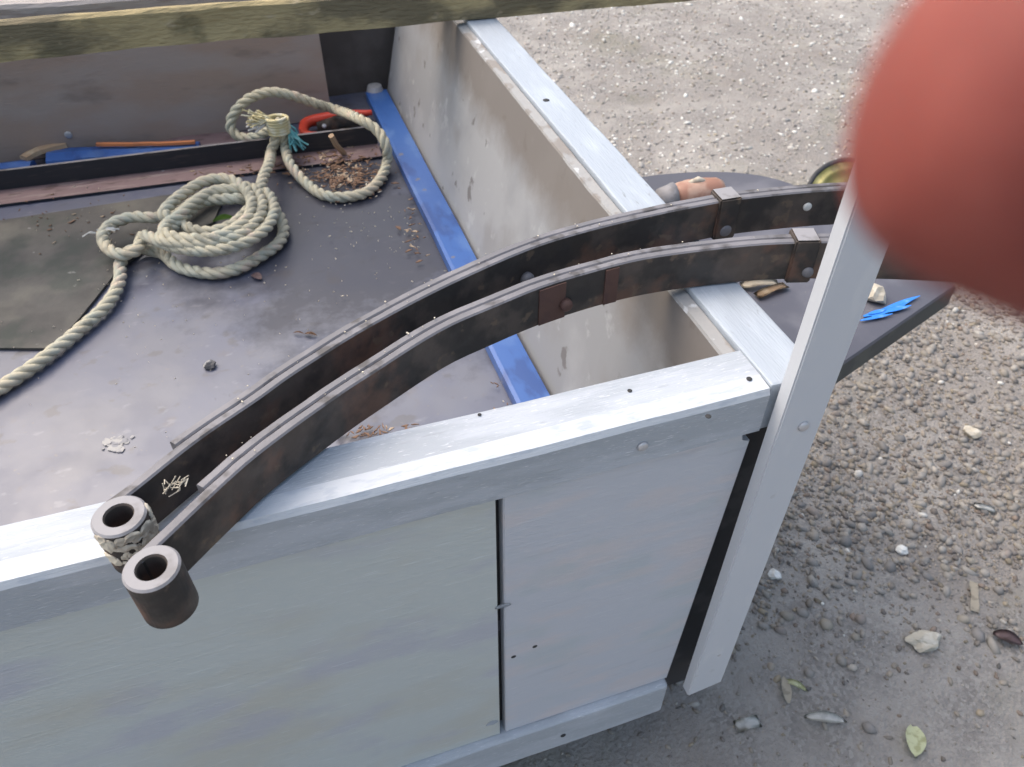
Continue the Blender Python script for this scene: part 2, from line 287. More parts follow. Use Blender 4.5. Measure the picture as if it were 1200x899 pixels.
# loose gravel, one uncountable scatter of real little stones
def gravel():
    bm = bmesh.new(); bmesh.ops.create_icosphere(bm, subdivisions=1, radius=1)
    bv = np.array([v.co[:] for v in bm.verts]); bf = np.array([[v.index for v in f.verts] for f in bm.faces]); bm.free()
    pts = []; rs = []
    def add(n, x0, x1, y0, y1, rlo, rhi, dens):
        x = RS.uniform(x0, x1, n); y = RS.uniform(y0, y1, n)
        for a, b in zip(x, y):
            if RS.rand() < dens(a, b):
                pts.append((a, b)); rs.append(rlo*(rhi/rlo)**(RS.rand()**1.8))
    def patch(a, b, s=3.0): return .5+.9*noise.noise(Vector((a*s, b*s, 3.3)))
    band = lambda a, b: max(.05, min(1, (b+.10 + .35*(a-.45) + .10*noise.noise(Vector((a*4, b*4, 1))))*4.0))*max(.12, min(1, patch(a, b)+.25))
    add(42000, -.3, 1.5, -.35, .9, .0018, .0060, lambda a, b: .10+.9*band(a, b))
    add(12500, .0, 1.5, -.3, 1.0, .005, .0135, band)
    add(34000, .1, 3.9, .8, 3.9, .0035, .009, lambda a, b: min(1, .45+patch(a, b, 2)))
    add(1500, .1, 3.9, .8, 3.9, .009, .014, lambda a, b: min(1, .2+patch(a, b, 2)))
    n = len(pts); P = np.array(pts); r = np.array(rs)
    Zg = np.array([gz(a, b) for a, b in pts])
    ang = RS.uniform(0, 2*math.pi, n); sx = RS.uniform(.8, 1.5, n); sy = RS.uniform(.6, 1.0, n); sz = RS.uniform(.4, .75, n)
    pl = RS.normal(size=(n, 5, 3)); pl /= np.linalg.norm(pl, axis=2, keepdims=True); jit = 1/np.maximum(1, (np.einsum('vk,npk->nvp', bv, pl)/RS.uniform(.45, .8, (n, 1, 5))).max(2))*(1+RS.uniform(-.06, .06, (n, len(bv))))
    V = bv[None]*jit[..., None]; V = V*np.stack([sx, sy, sz], -1)[:, None, :]*r[:, None, None]
    tl = RS.uniform(-.4, .4, n)[:, None]; V2 = V.copy(); V2[..., 0] = V[..., 0]*np.cos(tl)-V[..., 2]*np.sin(tl); V2[..., 2] = V[..., 0]*np.sin(tl)+V[..., 2]*np.cos(tl); V = V2
    ca, sa = np.cos(ang)[:, None], np.sin(ang)[:, None]
    W = np.stack([V[..., 0]*ca-V[..., 1]*sa, V[..., 0]*sa+V[..., 1]*ca, V[..., 2]], -1)
    W += np.stack([P[:, 0], P[:, 1], Zg+r*sz*.08], -1)[:, None, :]
    nv = len(bv); Fc = (bf[None]+(np.arange(n)*nv)[:, None, None]).reshape(-1, 3)
    me = bpy.data.meshes.new('gravel'); me.vertices.add(n*nv); me.vertices.foreach_set('co', W.astype(np.float32).ravel())
    me.loops.add(len(Fc)*3); me.loops.foreach_set('vertex_index', Fc.astype(np.int32).ravel())
    me.polygons.add(len(Fc)); me.polygons.foreach_set('loop_start', (np.arange(len(Fc))*3).astype(np.int32))
    me.update(calc_edges=True)
    pal = np.array([(.17, .155, .15), (.25, .23, .21), (.31, .28, .24), (.34, .32, .29), (.22, .17, .14), (.10, .10, .105), (.30, .26, .19), (.60, .59, .56), (.42, .40, .37)])
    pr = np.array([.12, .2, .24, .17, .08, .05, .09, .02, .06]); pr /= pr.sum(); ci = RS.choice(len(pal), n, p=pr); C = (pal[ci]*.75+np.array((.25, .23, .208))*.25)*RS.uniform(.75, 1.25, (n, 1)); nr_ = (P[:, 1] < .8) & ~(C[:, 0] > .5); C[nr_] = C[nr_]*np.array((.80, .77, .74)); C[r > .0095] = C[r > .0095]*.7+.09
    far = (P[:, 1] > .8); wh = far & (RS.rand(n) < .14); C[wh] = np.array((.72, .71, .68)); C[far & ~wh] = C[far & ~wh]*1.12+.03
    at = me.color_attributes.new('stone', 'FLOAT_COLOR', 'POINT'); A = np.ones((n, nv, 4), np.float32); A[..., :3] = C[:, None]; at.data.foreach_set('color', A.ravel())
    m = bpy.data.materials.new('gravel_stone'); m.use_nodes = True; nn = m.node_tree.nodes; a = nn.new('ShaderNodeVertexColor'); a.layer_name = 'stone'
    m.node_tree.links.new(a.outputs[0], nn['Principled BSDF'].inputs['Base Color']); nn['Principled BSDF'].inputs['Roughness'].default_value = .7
    M['gravel'] = m
    o = link('gravel', me, 'gravel', None, False, center=False); tag(o, 'loose grey and white gravel stones strewn over the dirt beside the trailer', 'gravel', kind='stuff')
gravel()
# ------------------------------------------------------------------ the box trailer
T = empty('trailer', (-.62, .6, -.505)); tag(T, 'grey painted wooden box trailer with black plywood floor and black mudguard', 'trailer')
XL = -1.25; YF = 1.19
# near rail: flat top with a broad outer chamfer coloured whiter than the rest
def near_rail():
    prof = [(-.001, -.0441), (-.0015, -.006), (.001, -.001), (.0155, .0), (.0445, .0), (.046, -.002), (.046, -.0441)]
    n = 34; xs = [XL+(-.047-XL)*k/n for k in range(n+1)]; bm = bmesh.new(); R_ = []
    for k, X in enumerate(xs):
        R_.append([bm.verts.new((X + (.0 if q[0] < .02 else .0), q[0]+.0012*noise.noise(Vector((X*9, q[1]*30, 1))), q[1]+.0014*noise.noise(Vector((X*8, q[0]*60, 7))))) for q in prof])
    for A, B in zip(R_, R_[1:]):
        for i in range(len(prof)):
            f = bm.faces.new((A[i], B[i], B[(i+1) % len(prof)], A[(i+1) % len(prof)])); f.material_index = 1 if i in (1, 2) else 0
    bm.faces.new(R_[0]); bm.faces.new(R_[-1][::-1])
    return bm_obj('rail', bm, ['rail_x', 'pale_paint'], T)
nr = near_rail()
box('rail', -.0465, -.003, .001, YF, -.046, .0012, 'rail_y', T, .002, wob=.0012)        # right-hand rail, runs to the near corner
box('rail', XL, XL+.046, .048, YF, -.045, -.001, 'rail_y', T, .002, wob=.001)
box('rail', XL+.048, -.05, YF-.045, YF, -.045, -.001, 'rail_x', T, .002, wob=.001)
# screws and nail marks on the rails
def px_disc(name, px, py, Y, r, h, m, par): c = PY(px, py, Y); return disc(name, c+Vector((0, .0004, 0)), (0, -1, 0), r, h, m, par)
px_disc('screw_head', 753, 523, -.0015, .0042, .0022, 'zinc', nr); px_disc('screw_hole', 745, 550, .003, .0025, .0003, 'hole', T)
for q, rr in (((738, 458), .0018), ((830, 488), .0022), ((878, 444), .0022), ((562, 486), .0014)):
    disc('nail_mark', PZ(*q, .0006), (0, 0, 1), rr, .0004, 'hole', nr)
disc('nail_mark', PZ(640, 118, .001), (0, 0, 1), .004, .0012, 'hole', T)
# near side: two painted plywood sheets with an open joint
J = -.2553
box('side_panel', XL, J-.0042, .0035, .0155, -.4405, -.0445, 'panel_l', T, .0012)
bm = bmesh.new()   # right sheet with a nibbled top corner
o1 = [(J+.0022, -.4405), (-.0645, -.4405), (-.0490, -.058), (-.0575, -.0565), (-.058, -.0445), (J+.0015, -.0445)]
prism_bm(bm, [(p[0], .0030, p[1]) for p in o1], [(p[0], .0155, p[1]) for p in o1])
bmesh.ops.bevel(bm, geom=bm.edges[:], offset=.0009, segments=2, affect='EDGES'); pr_ = bm_obj('side_panel', bm, 'panel_r', T); pr_['label'] = 'smaller pale painted plywood sheet at the corner'
box('joint_batten', J-.03, J+.03, .0165, .03, -.44, -.05, 'dark', T, .001)
box('bottom_rail', XL, -.066, -.006, .034, -.5035, -.4415, 'rail_x', T, .005, wob=.001, seg=3)
for q in ((627, 758), (602, 770)): px_disc('screw_hole', *q, .0028, .0026, .0003, 'hole', pr_)
px_disc('screw_head', 660, 862, -.0065, .003, .0012, 'hole', T)
for q in ((580, 715), (584, 846)): # torn slivers of paint beside the joint
    c = PY(*q, .0025); leafmesh('paint_flake', c, c+Vector((.014*random.choice((-1, 1)), -.002, .003)), .004, 'pale_paint', .001, .1, T)
# dark steel corner and the tall post outside it
box('corner_angle', -.075, -.012, .018, .030, -.50, -.047, 'dark', T, .001)
def post():
    bm = bmesh.new()
    prism_bm(bm, [(-.0455, -.016, -.460), (-.0045, -.016, -.452), (-.0045, -.003, -.452), (-.0455, -.003, -.460)],
             [(-.0415, -.016, .200), (-.0035, -.016, .200), (-.0035, -.003, .200), (-.0415, -.003, .200)])
    bmesh.ops.bevel(bm, geom=bm.edges[:], offset=.0012, segments=2, affect='EDGES')
    return bm_obj('corner_post', bm, 'post', T)
po = post()
px_disc('bolt', 941, 499, -.016, .0046, .003, 'zinc', po); px_disc('screw_head', 843, 768, -.016, .0022, .0008, 'zinc', po)
# right side: flared plywood wall, batten, outside skin
def flared():
    bm = bmesh.new(); n = 60; A = []
    for k in range(n+1):
        Y = .047+(YF-.05-.047)*k/n; w1 = .001*noise.noise(Vector((0, Y*6, 0))); c = .0022*max(0, noise.noise(Vector((3, Y*60, 0))))+.0012*noise.noise(Vector((3, Y*17, 0)))
        A.append([bm.verts.new(p) for p in ((-.1137+w1, Y, FL+.001), (-.0588+w1, Y, -.0075-c), (-.0575+w1, Y, -.0052-c), (-.0475, Y, -.0038-c*.5), (-.0475, Y, -.02), (-.104, Y, FL+.001))])
    for P, Q in zip(A, A[1:]):
        for i in range(6):
            f = bm.faces.new((P[i], Q[i], Q[(i+1) % 6], P[(i+1) % 6])); f.material_index = 1 if i in (1, 2) else 0
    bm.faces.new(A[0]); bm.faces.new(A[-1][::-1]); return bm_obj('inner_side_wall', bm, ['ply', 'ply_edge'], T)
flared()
box('outer_side_wall', -.018, -.006, .031, YF, -.50, -.047, 'panel_r', T, .001)
box('outer_side_wall', XL, XL+.012, .05, YF-.05, -.50, -.047, 'panel_l', T, .001)
box('end_wall', XL+.05, -.05, 1.168, 1.182, -.50, -.0455, 'darkboard', T, .001)
box('end_board', XL+.05, -.2285, 1.07, 1.086, FL+.001, -.012, 'backboard', T, .002, wob=.001)
box('floor_board', XL+.013, -.1, .0165, 1.167, FL-.018, FL, 'floor', T, .001)
box('chassis_bar', -1.1, -.1, .2, .24, -.56, -.51, 'dark', T); box('chassis_bar', -1.1, -.1, .8, .84, -.56, -.51, 'dark', T)
disc('screw_head', PY(80, 158, 1.069), (0, -1, 0), .006, .002, 'zinc', T)
# mudguard, wheel, axle
FZ = -.15
def mudguard():
    out = [(.004, .082), (.165, .137), (.372, .211), (.352, .34), (.33, .46), (.30, .52), (.25, .560), (.19, .582), (.12, .590), (.004, .585)]
    P = catmull([Vector((*p, 0)) for p in out[2:]], .02); pts = [Vector((*out[0], 0)), Vector((*out[1], 0))]+P
    bm = bmesh.new(); c = Vector((.16, .34, 0)); rows = []
    for s, dz in ((1, -.03), (1.0, -.003), (.992, 0), (.75, .001), (.4, .002)):
        rows.append([bm.verts.new((c.x+(p.x-c.x)*s, c.y+(p.y-c.y)*s, FZ+dz-(.018*max(0, (p.y-.42)/.17)**2*s if s > .5 else 0))) for p in pts])
    for i, (A, B) in enumerate(zip(rows, rows[1:])):
        for k in range(len(pts)):
            f = bm.faces.new((A[k], A[(k+1) % len(pts)], B[(k+1) % len(pts)], B[k])); f.material_index = 1 if i == 0 else 0
    bm.faces.new(rows[-1])
    return bm_obj('mudguard', bm, ['fender', 'fender_lip'], T)
mg = mudguard()
def stroke(name, q0, q1, w, z, m, par):
    a, b = PZ(*q0, z), PZ(*q1, z); d = b-a; s = Vector((-d.y, d.x, 0)).normalized(); L = []; R_ = []
    for k in range(13):
        t = k/12; p = a+d*t; ww = w*(.12+.88*math.sin(math.pi*min(1, t*.9+.08)))*(1+.25*noise.noise(Vector((t*3, 1, w*99))))
        L.append((p+s*ww*.5)); R_.append(p-s*ww*.5)
    pts = L+R_[::-1]; return prism(name, [(p.x, p.y) for p in pts], z, z+.0006, m, par, 0)
for k, (qa, qb, w_) in enumerate((((1012, 371), (1060, 358), .007), ((1022, 372), (1072, 350), .006), ((1036, 362), (1078, 347), .005), ((1008, 376), (1046, 368), .004), ((1040, 366), (1068, 358), .004), ((1018, 368), (1038, 363), .005))):
    stroke('paint_mark', qa, qb, w_, FZ+.0024+k*.0002, 'bluemark', mg)
def lathe(bm, c, axis, prof, seg=36):
    ax = Vector(axis).normalized(); t = ax.orthogonal().normalized(); b = ax.cross(t); rings = []
    for r, h in prof: rings.append([bm.verts.new(Vector(c)+ax*h+(t*math.cos(a)+b*math.sin(a))*r) for a in [2*math.pi*k/seg for k in range(seg)]])
    for A, B in zip(rings, rings[1:]):
        for i in range(seg): bm.faces.new((A[i], A[(i+1) % seg], B[(i+1) % seg], B[i]))
    return rings
WC = Vector((.075, .42, GZ+.165))
bm = bmesh.new(); lathe(bm, WC, (1, 0, 0), [(.09, -.04), (.13, -.05), (.158, -.043), (.165, -.03), (.165, .03), (.158, .043), (.13, .05), (.09, .04), (.09, -.04)], 40); wh = bm_obj('wheel', bm, 'tyre', T, True)
bm = bmesh.new(); rg = lathe(bm, WC, (1, 0, 0), [(.09, -.035), (.08, -.02), (.03, -.015), (.03, .015), (.08, .02), (.09, .035)], 40); bm.faces.new(rg[0][::-1]) if False else None; bm_obj('rim', bm, 'zinc', wh, True)
bm = bmesh.new(); tube_bm(bm, [(-1.1, .42, WC.z), (.075, .42, WC.z)], .02, 12); bm_obj('axle', bm, 'dark', T)
# legs that carry the chassis, out of sight under the box
bm = bmesh.new(); lathe(bm, Vector((-1.36, .42, GZ+.165)), (1, 0, 0), [(.02, -.035), (.09, -.04), (.13, -.05), (.158, -.043), (.165, -.03), (.165, .03), (.158, .043), (.13, .05), (.09, .04), (.02, .035)], 40); bm_obj('wheel', bm, 'tyre', T, True)
bm = bmesh.new(); tube_bm(bm, [(-1.33, .42, WC.z), (-1.05, .42, WC.z)], .018, 12); bm_obj('axle', bm, 'dark', T)
for X in (-1.0, -.2): box('axle_hanger', X-.02, X+.02, .39, .45, WC.z+.015, -.505, 'dark', T)

# ------------------------------------------------------------------ things lying in the box
# thin sheet, darker than the floor it lies on, top left
sh = [PZ(*q, FL+.003) for q in ((-200, 408), (62, 409), (95, 372), (138, 318), (180, 285), (250, 262), (262, 232))]
sh = [(p.x, p.y) for p in sh] + [(-.47, .875), (-1.15, .88)]
tag(prism('dark_sheet', sh, FL+.0015, FL+.0045, 'mat', None, 0), 'thin dark green sheet under the left end of the rope coil', 'sheet')
# blue bar by the wall
def bluebar():
    bm = bmesh.new(); n = 26; A = []
    for k in range(n+1):
        Y = .048+(1.125-.048)*k/n; j = .0012*noise.noise(Vector((Y*7, 2, 0)))
        A.append([bm.verts.new(p) for p in ((-.1555+j, Y, FL+.001), (-.1555+j, Y, FL+.016), (-.151+j, Y, FL+.0175), (-.1165+j, Y, FL+.0175), (-.1165+j, Y, FL+.001))])
    for P, Q in zip(A, A[1:]):
        for i in range(5): bm.faces.new((P[i], Q[i], Q[(i+1) % 5], P[(i+1) % 5]))
    bm.faces.new(A[0]); bm.faces.new(A[-1][::-1]); return bm_obj('steel_bar', bm, 'blue')
bb = tag(bluebar(), 'chipped blue painted steel bar lying along the foot of the right wall', 'steel bar')
bm = bmesh.new(); tube_bm(bm, [(-.137, 1.128, FL+.006), (-.137, 1.128, FL+.016), (-.137, 1.128, FL+.026)], .016, 18, lambda t: 1 if t < .9 else .8)
bm_obj('bolt_head', bm, 'zinc', bb, False)
# angle iron across the floor
a0 = PZ(-60, 251, FL); a1 = PZ(448, 186, FL)
def angle_iron():
    bm = bmesh.new(); d = (a1-a0); d.z = 0; L = d.length; d.normalize(); s = Vector((-d.y, d.x, 0)); O = Vector((a0.x, a0.y, FL+.002))
    prof = [(0, 0), (0, .003), (.044, .004), (.044, .035), (.0485, .0355), (.0485, 0)]
    rows = []
    for k in range(21):
        p = O + d*L*k/20; rows.append([bm.verts.new(p+s*q[0]+Vector((0, 0, q[1]))) for q in prof])
    mi = [2, 0, 1, 3, 1, 1]
    for A, B in zip(rows, rows[1:]):
        for i in range(6): f = bm.faces.new((A[i], B[i], B[(i+1) % 6], A[(i+1) % 6])); f.material_index = [1, 0, 1, 2, 1, 1][i]
    bm.faces.new(rows[0]); bm.faces.new(rows[-1][::-1]); return bm_obj('angle_iron', bm, ['angle_pink', 'angle_dark', 'steel_edge'])
ai = tag(angle_iron(), 'long black angle iron with dull pink foot lying across the trailer floor', 'angle iron')
for q in ((12, 231), (125, 214), (155, 209), (192, 203)):
    disc('rivet', PY(*q, .955)+Vector((0, .0, 0)), (0, -1, 0), .005, .002, 'zinc', ai)
# bits behind the angle iron
def strip(name, pts, w, z0, z1, m, lab, cat):
    bm = bmesh.new(); P = [PZ(*q, FL+.004) for q in pts]; P = catmull(P, .02); A = []
    for k, p in enumerate(P):
        t = (P[min(k+1, len(P)-1)]-P[max(k-1, 0)]).normalized(); s = Vector((-t.y, t.x, 0)); ww = w*(.8+.5*noise.noise(p*20))
        zz = FL+z0+z1*.5*abs(noise.noise(p*25)); A.append([bm.verts.new(p*1+s*q*ww+Vector((0, 0, zz+h-p.z))) for q, h in ((-.5, 0), (-.4, z1), (0, z1*1.3), (.4, z1), (.5, 0))])
    for X, Y in zip(A, A[1:]):
        for i in range(5): bm.faces.new((X[i], Y[i], Y[(i+1) % 5], X[(i+1) % 5]))
    bm.faces.new(A[0]); bm.faces.new(A[-1][::-1]); return tag(bm_obj(name, bm, m), lab, cat)
strip('tarpaulin', [(-30, 205), (10, 200), (40, 199)], .035, .001, .012, 'blue', 'blue plastic scrap at the far left behind the angle iron', 'plastic scrap')
strip('tarpaulin', [(58, 190), (90, 186), (130, 184), (170, 184), (235, 178)], .060, .001, .012, 'blue', 'larger crumpled blue plastic sheet behind the angle iron beside the tan wood', 'plastic sheet')
strip('wood_offcut', [(32, 196), (50, 187), (80, 178)], .022, .016, .006, 'tan', 'short tan wood offcut lying between the two blue plastic pieces', 'wood offcut')
strip('wood_lath', [(118, 181), (160, 181), (205, 180), (232, 178)], .010, .020, .004, 'orange', 'thin orange brown lath on the crumpled blue plastic sheet', 'lath')
strip('board_offcut', [(180, 172), (240, 164), (290, 160)], .05, .001, .004, 'angle_pink', 'flat pinkish grey board offcut at the foot of the brown end board', 'board offcut')
st = [PZ(388, 159, FL+.05), PZ(394, 170, FL+.03), PZ(403, 180, FL+.006)]
bm = bmesh.new(); tube_bm(bm, st, .005, 6); tag(bm_obj('stick', bm, 'tan'), 'short brown stick leaning on the angle iron inside the big rope loop', 'stick')
# red and black plastic thing
rz = FL+.020
RP = [PZ(*q, rz) for q in ((436, 132), (412, 134), (385, 138), (362, 143), (356, 149), (358, 157), (372, 158), (392, 155))]
bm = bmesh.new(); tube_bm(bm, catmull(RP, .008), .0095, 8, lambda t: .35+.75*math.sin(math.pi*min(1, .12+t*.85))**1.5); rt = empty('plastic_clamp', PZ(390, 147, FL)); tag(rt, 'red plastic clamp with dark grey body behind the angle iron, inside the rope loop', 'clamp')
bm_obj('red_frame', bm, 'red', rt, True)
c = PZ(398, 146, FL+.02); bm = bmesh.new(); tube_bm(bm, [PZ(372, 149, rz-.006), PZ(395, 146, rz-.004), PZ(428, 141, rz-.006)], .014, 10, lambda t: .6+.5*math.sin(math.pi*t)); bm_obj('dark_body', bm, 'steel_dark', rt, True)
disc('screw_head', PZ(380, 148, rz+.004), (0, -.6, .8), .004, .003, 'zinc', rt)
# ------------------------------------------------------------------ rope
RR = .0082
def z7(pts, h): return [(90+a*.21667, 190+b*.21667, h if len(q) == 0 else q[0]) for a, b, *q in pts]
RO = [(-60, 492, .009), (0, 455, .009), (50, 421, .010), (95, 385, .010), (126, 356, .011), (140, 330, .012)]
RO += z7([(235, 560), (262, 500), (330, 468), (400, 478, .010), (470, 500, .010), (540, 560, .010), (640, 592, .010), (760, 600, .010), (880, 572, .010), (1000, 505, .010), (1090, 440, .010), (1120, 370, .011), (1100, 300, .014), (1060, 240, .020)], .014)
RO += z7([(1010, 175), (930, 135), (830, 140), (720, 165), (620, 225), (530, 290)], .022)
RO += z7([(420, 300), (300, 298), (190, 335), (140, 400), (170, 470), (250, 500), (330, 470), (350, 410), (380, 400, .04)], .030)
RO += z7([(470, 440), (570, 468), (700, 480), (830, 462), (950, 415), (1040, 335), (1065, 240), (1020, 165), (930, 195), (800, 200), (690, 212), (620, 255), (560, 320), (520, 350)], .040)
RO += z7([(455, 415), (600, 442), (760, 430), (900, 385), (985, 300), (1000, 215), (950, 150), (860, 145), (740, 160), (640, 215), (560, 285), (495, 330)], .047)
RO += z7([(470, 375), (500, 398), (600, 415), (740, 410), (850, 365), (930, 295), (945, 205), (890, 125), (800, 90), (690, 105), (590, 160), (500, 235), (470, 290), (560, 330), (640, 370), (740, 375), (840, 340), (900, 290), (960, 220)], .052)
RO[-6:] = [(p[0], p[1], .036) for p in RO[-6:]]
RO += z7([(990, 150), (1010, 80), (1040, 10)], .042)
pts = [PZ(a, b, FL+h) for a, b, h in RO]
knot_y = .945
pts += [PY(318, 178, .925), PY(324, 160, .935), PY(330, 143, knot_y)]
coil = even(catmull(pts, .006), .003)
LO = [PY(326, 140, knot_y-.01), PY(331, 155, knot_y-.010), PY(334, 172, .932), PZ(340, 192, FL+.022), PZ(356, 212, FL+.010), PZ(378, 228, FL+.009), PZ(404, 231, FL+.009), PZ(430, 225, FL+.009), PZ(447, 208, FL+.010),
      PZ(454, 188, FL+.018), PZ(452, 170, FL+.045), PZ(442, 153, FL+.060), PZ(420, 139, FL+.070), PY(395, 129, 1.0), PY(368, 121, 1.0), PY(345, 113, 1.0), PY(318, 108, 1.0), PY(293, 115, 1.0), PY(275, 132, 1.0), PY(270, 149, .995), PY(280, 160, .985), PY(297, 161, .97), PY(313, 154, .955), PY(324, 150, .945)]
loop = even(catmull(LO, .006), .003)
def laid(name, path, parent, seg=7):
    bm = bmesh.new(); N = len(path); prev = None; fr = []
    for i, p in enumerate(path):
        t = (path[min(i+1, N-1)]-path[max(i-1, 0)]).normalized(); a = Vector((0, 0, 1)) if prev is None else prev
        a = a-t*a.dot(t); a = a.normalized() if a.length > 1e-5 else t.orthogonal().normalized(); prev = a; fr.append((p, a, t.cross(a)))
    for s in range(3):
        q = []
        for i, (p, a, b) in enumerate(fr):
            th = 2*math.pi*(s/3 + i*.003/.046); q.append(p + (a*math.cos(th)+b*math.sin(th))*RR*.50)
        tube_bm(bm, q, RR*.56, seg)
    return bm_obj(name, bm, 'rope', parent, True)
rp = empty('rope', PZ(250, 270, FL)); tag(rp, 'long pale three-strand rope coiled on the trailer floor and ending in a big knotted loop', 'rope')
laid('coil', coil, rp); laid('loop', loop, rp)
bm = bmesh.new()
for path in (coil, loop):      # stray fibres standing off the lay
    for k in range(len(path)):
        for _ in range(3):
            p = path[k]; t = (path[min(k+1, len(path)-1)]-path[max(k-1, 0)]).normalized(); v_ = Vector([random.gauss(0, 1) for _ in range(3)]); v_ = (v_-t*v_.dot(t)).normalized()
            if v_.z < -.3: continue
            a = p+v_*RR*.93; L_ = random.uniform(.002, .007); e = (v_*.6+t*random.uniform(-1.2, 1.2)+Vector([random.gauss(0, .3) for _ in range(3)])).normalized()*L_
            s_ = t.cross(v_)*.00022; bm.faces.new([bm.verts.new(q) for q in (a-s_, a+s_, a+e)])
fz = bm_obj('stray_fibres', bm, 'rope', rp); fz['kind'] = 'stuff'
def hairs(name, c, dirv, n, L, spread, m, r=.0012):
    bm = bmesh.new()
    for k in range(n):
        d = (Vector(dirv).normalized()+Vector([random.uniform(-1, 1)*spread for _ in range(3)])).normalized()
        c0 = Vector(c)+Vector([random.uniform(-1, 1)*.004 for _ in range(3)]); l = L*random.uniform(.5, 1)
        tube_bm(bm, [c0, c0+d*l*.5+Vector([random.uniform(-1, 1)*.004 for _ in range(3)]), c0+d*l+Vector([random.uniform(-1, 1)*.007 for _ in range(3)])], r, 4)
    return bm_obj(name, bm, m, rp)
kc = PY(326, 146, knot_y-.012)
bm = bmesh.new()        # whipping: turns of thin twine round the joint
tw = [kc+Vector((.0165*math.cos(t), -.002+.014*math.sin(t), -.014+.028*t/(12*math.pi*1.0))) for t in [k*.35 for k in range(int(12*math.pi/.35))]]
tube_bm(bm, tw, .0028, 5); bm_obj('whipping', bm, 'cream', rp, True)
hairs('frayed_end', PY(316, 141, .935), (-1, 0, .45), 34, .036, .35, 'cream', .0014)
hairs('frayed_tuft', PY(310, 146, .935), (-1, 0, -.05), 20, .024, .3, 'white', .0017)
hairs('teal_twine', PY(338, 150, .93), (.35, -.3, -1), 26, .038, .3, 'cyan', .0015)
tag(leafmesh('leaf', PZ(250, 262, FL+.012), PZ(275, 258, FL+.014), .016, 'leaf', .004), 'small green leaf inside the rope coil', 'leaf')
fr1 = PZ(118, 274, FL+.03); bm = bmesh.new()
for k in range(9):
    d = Vector((random.uniform(-.025, .028), random.uniform(-.008, .006), random.uniform(0, .006))); tube_bm(bm, [fr1, fr1+d*.6+Vector((0, 0, .004)), fr1+d], .0009, 4)
bm_obj('loose_fibres', bm, 'white', rp)
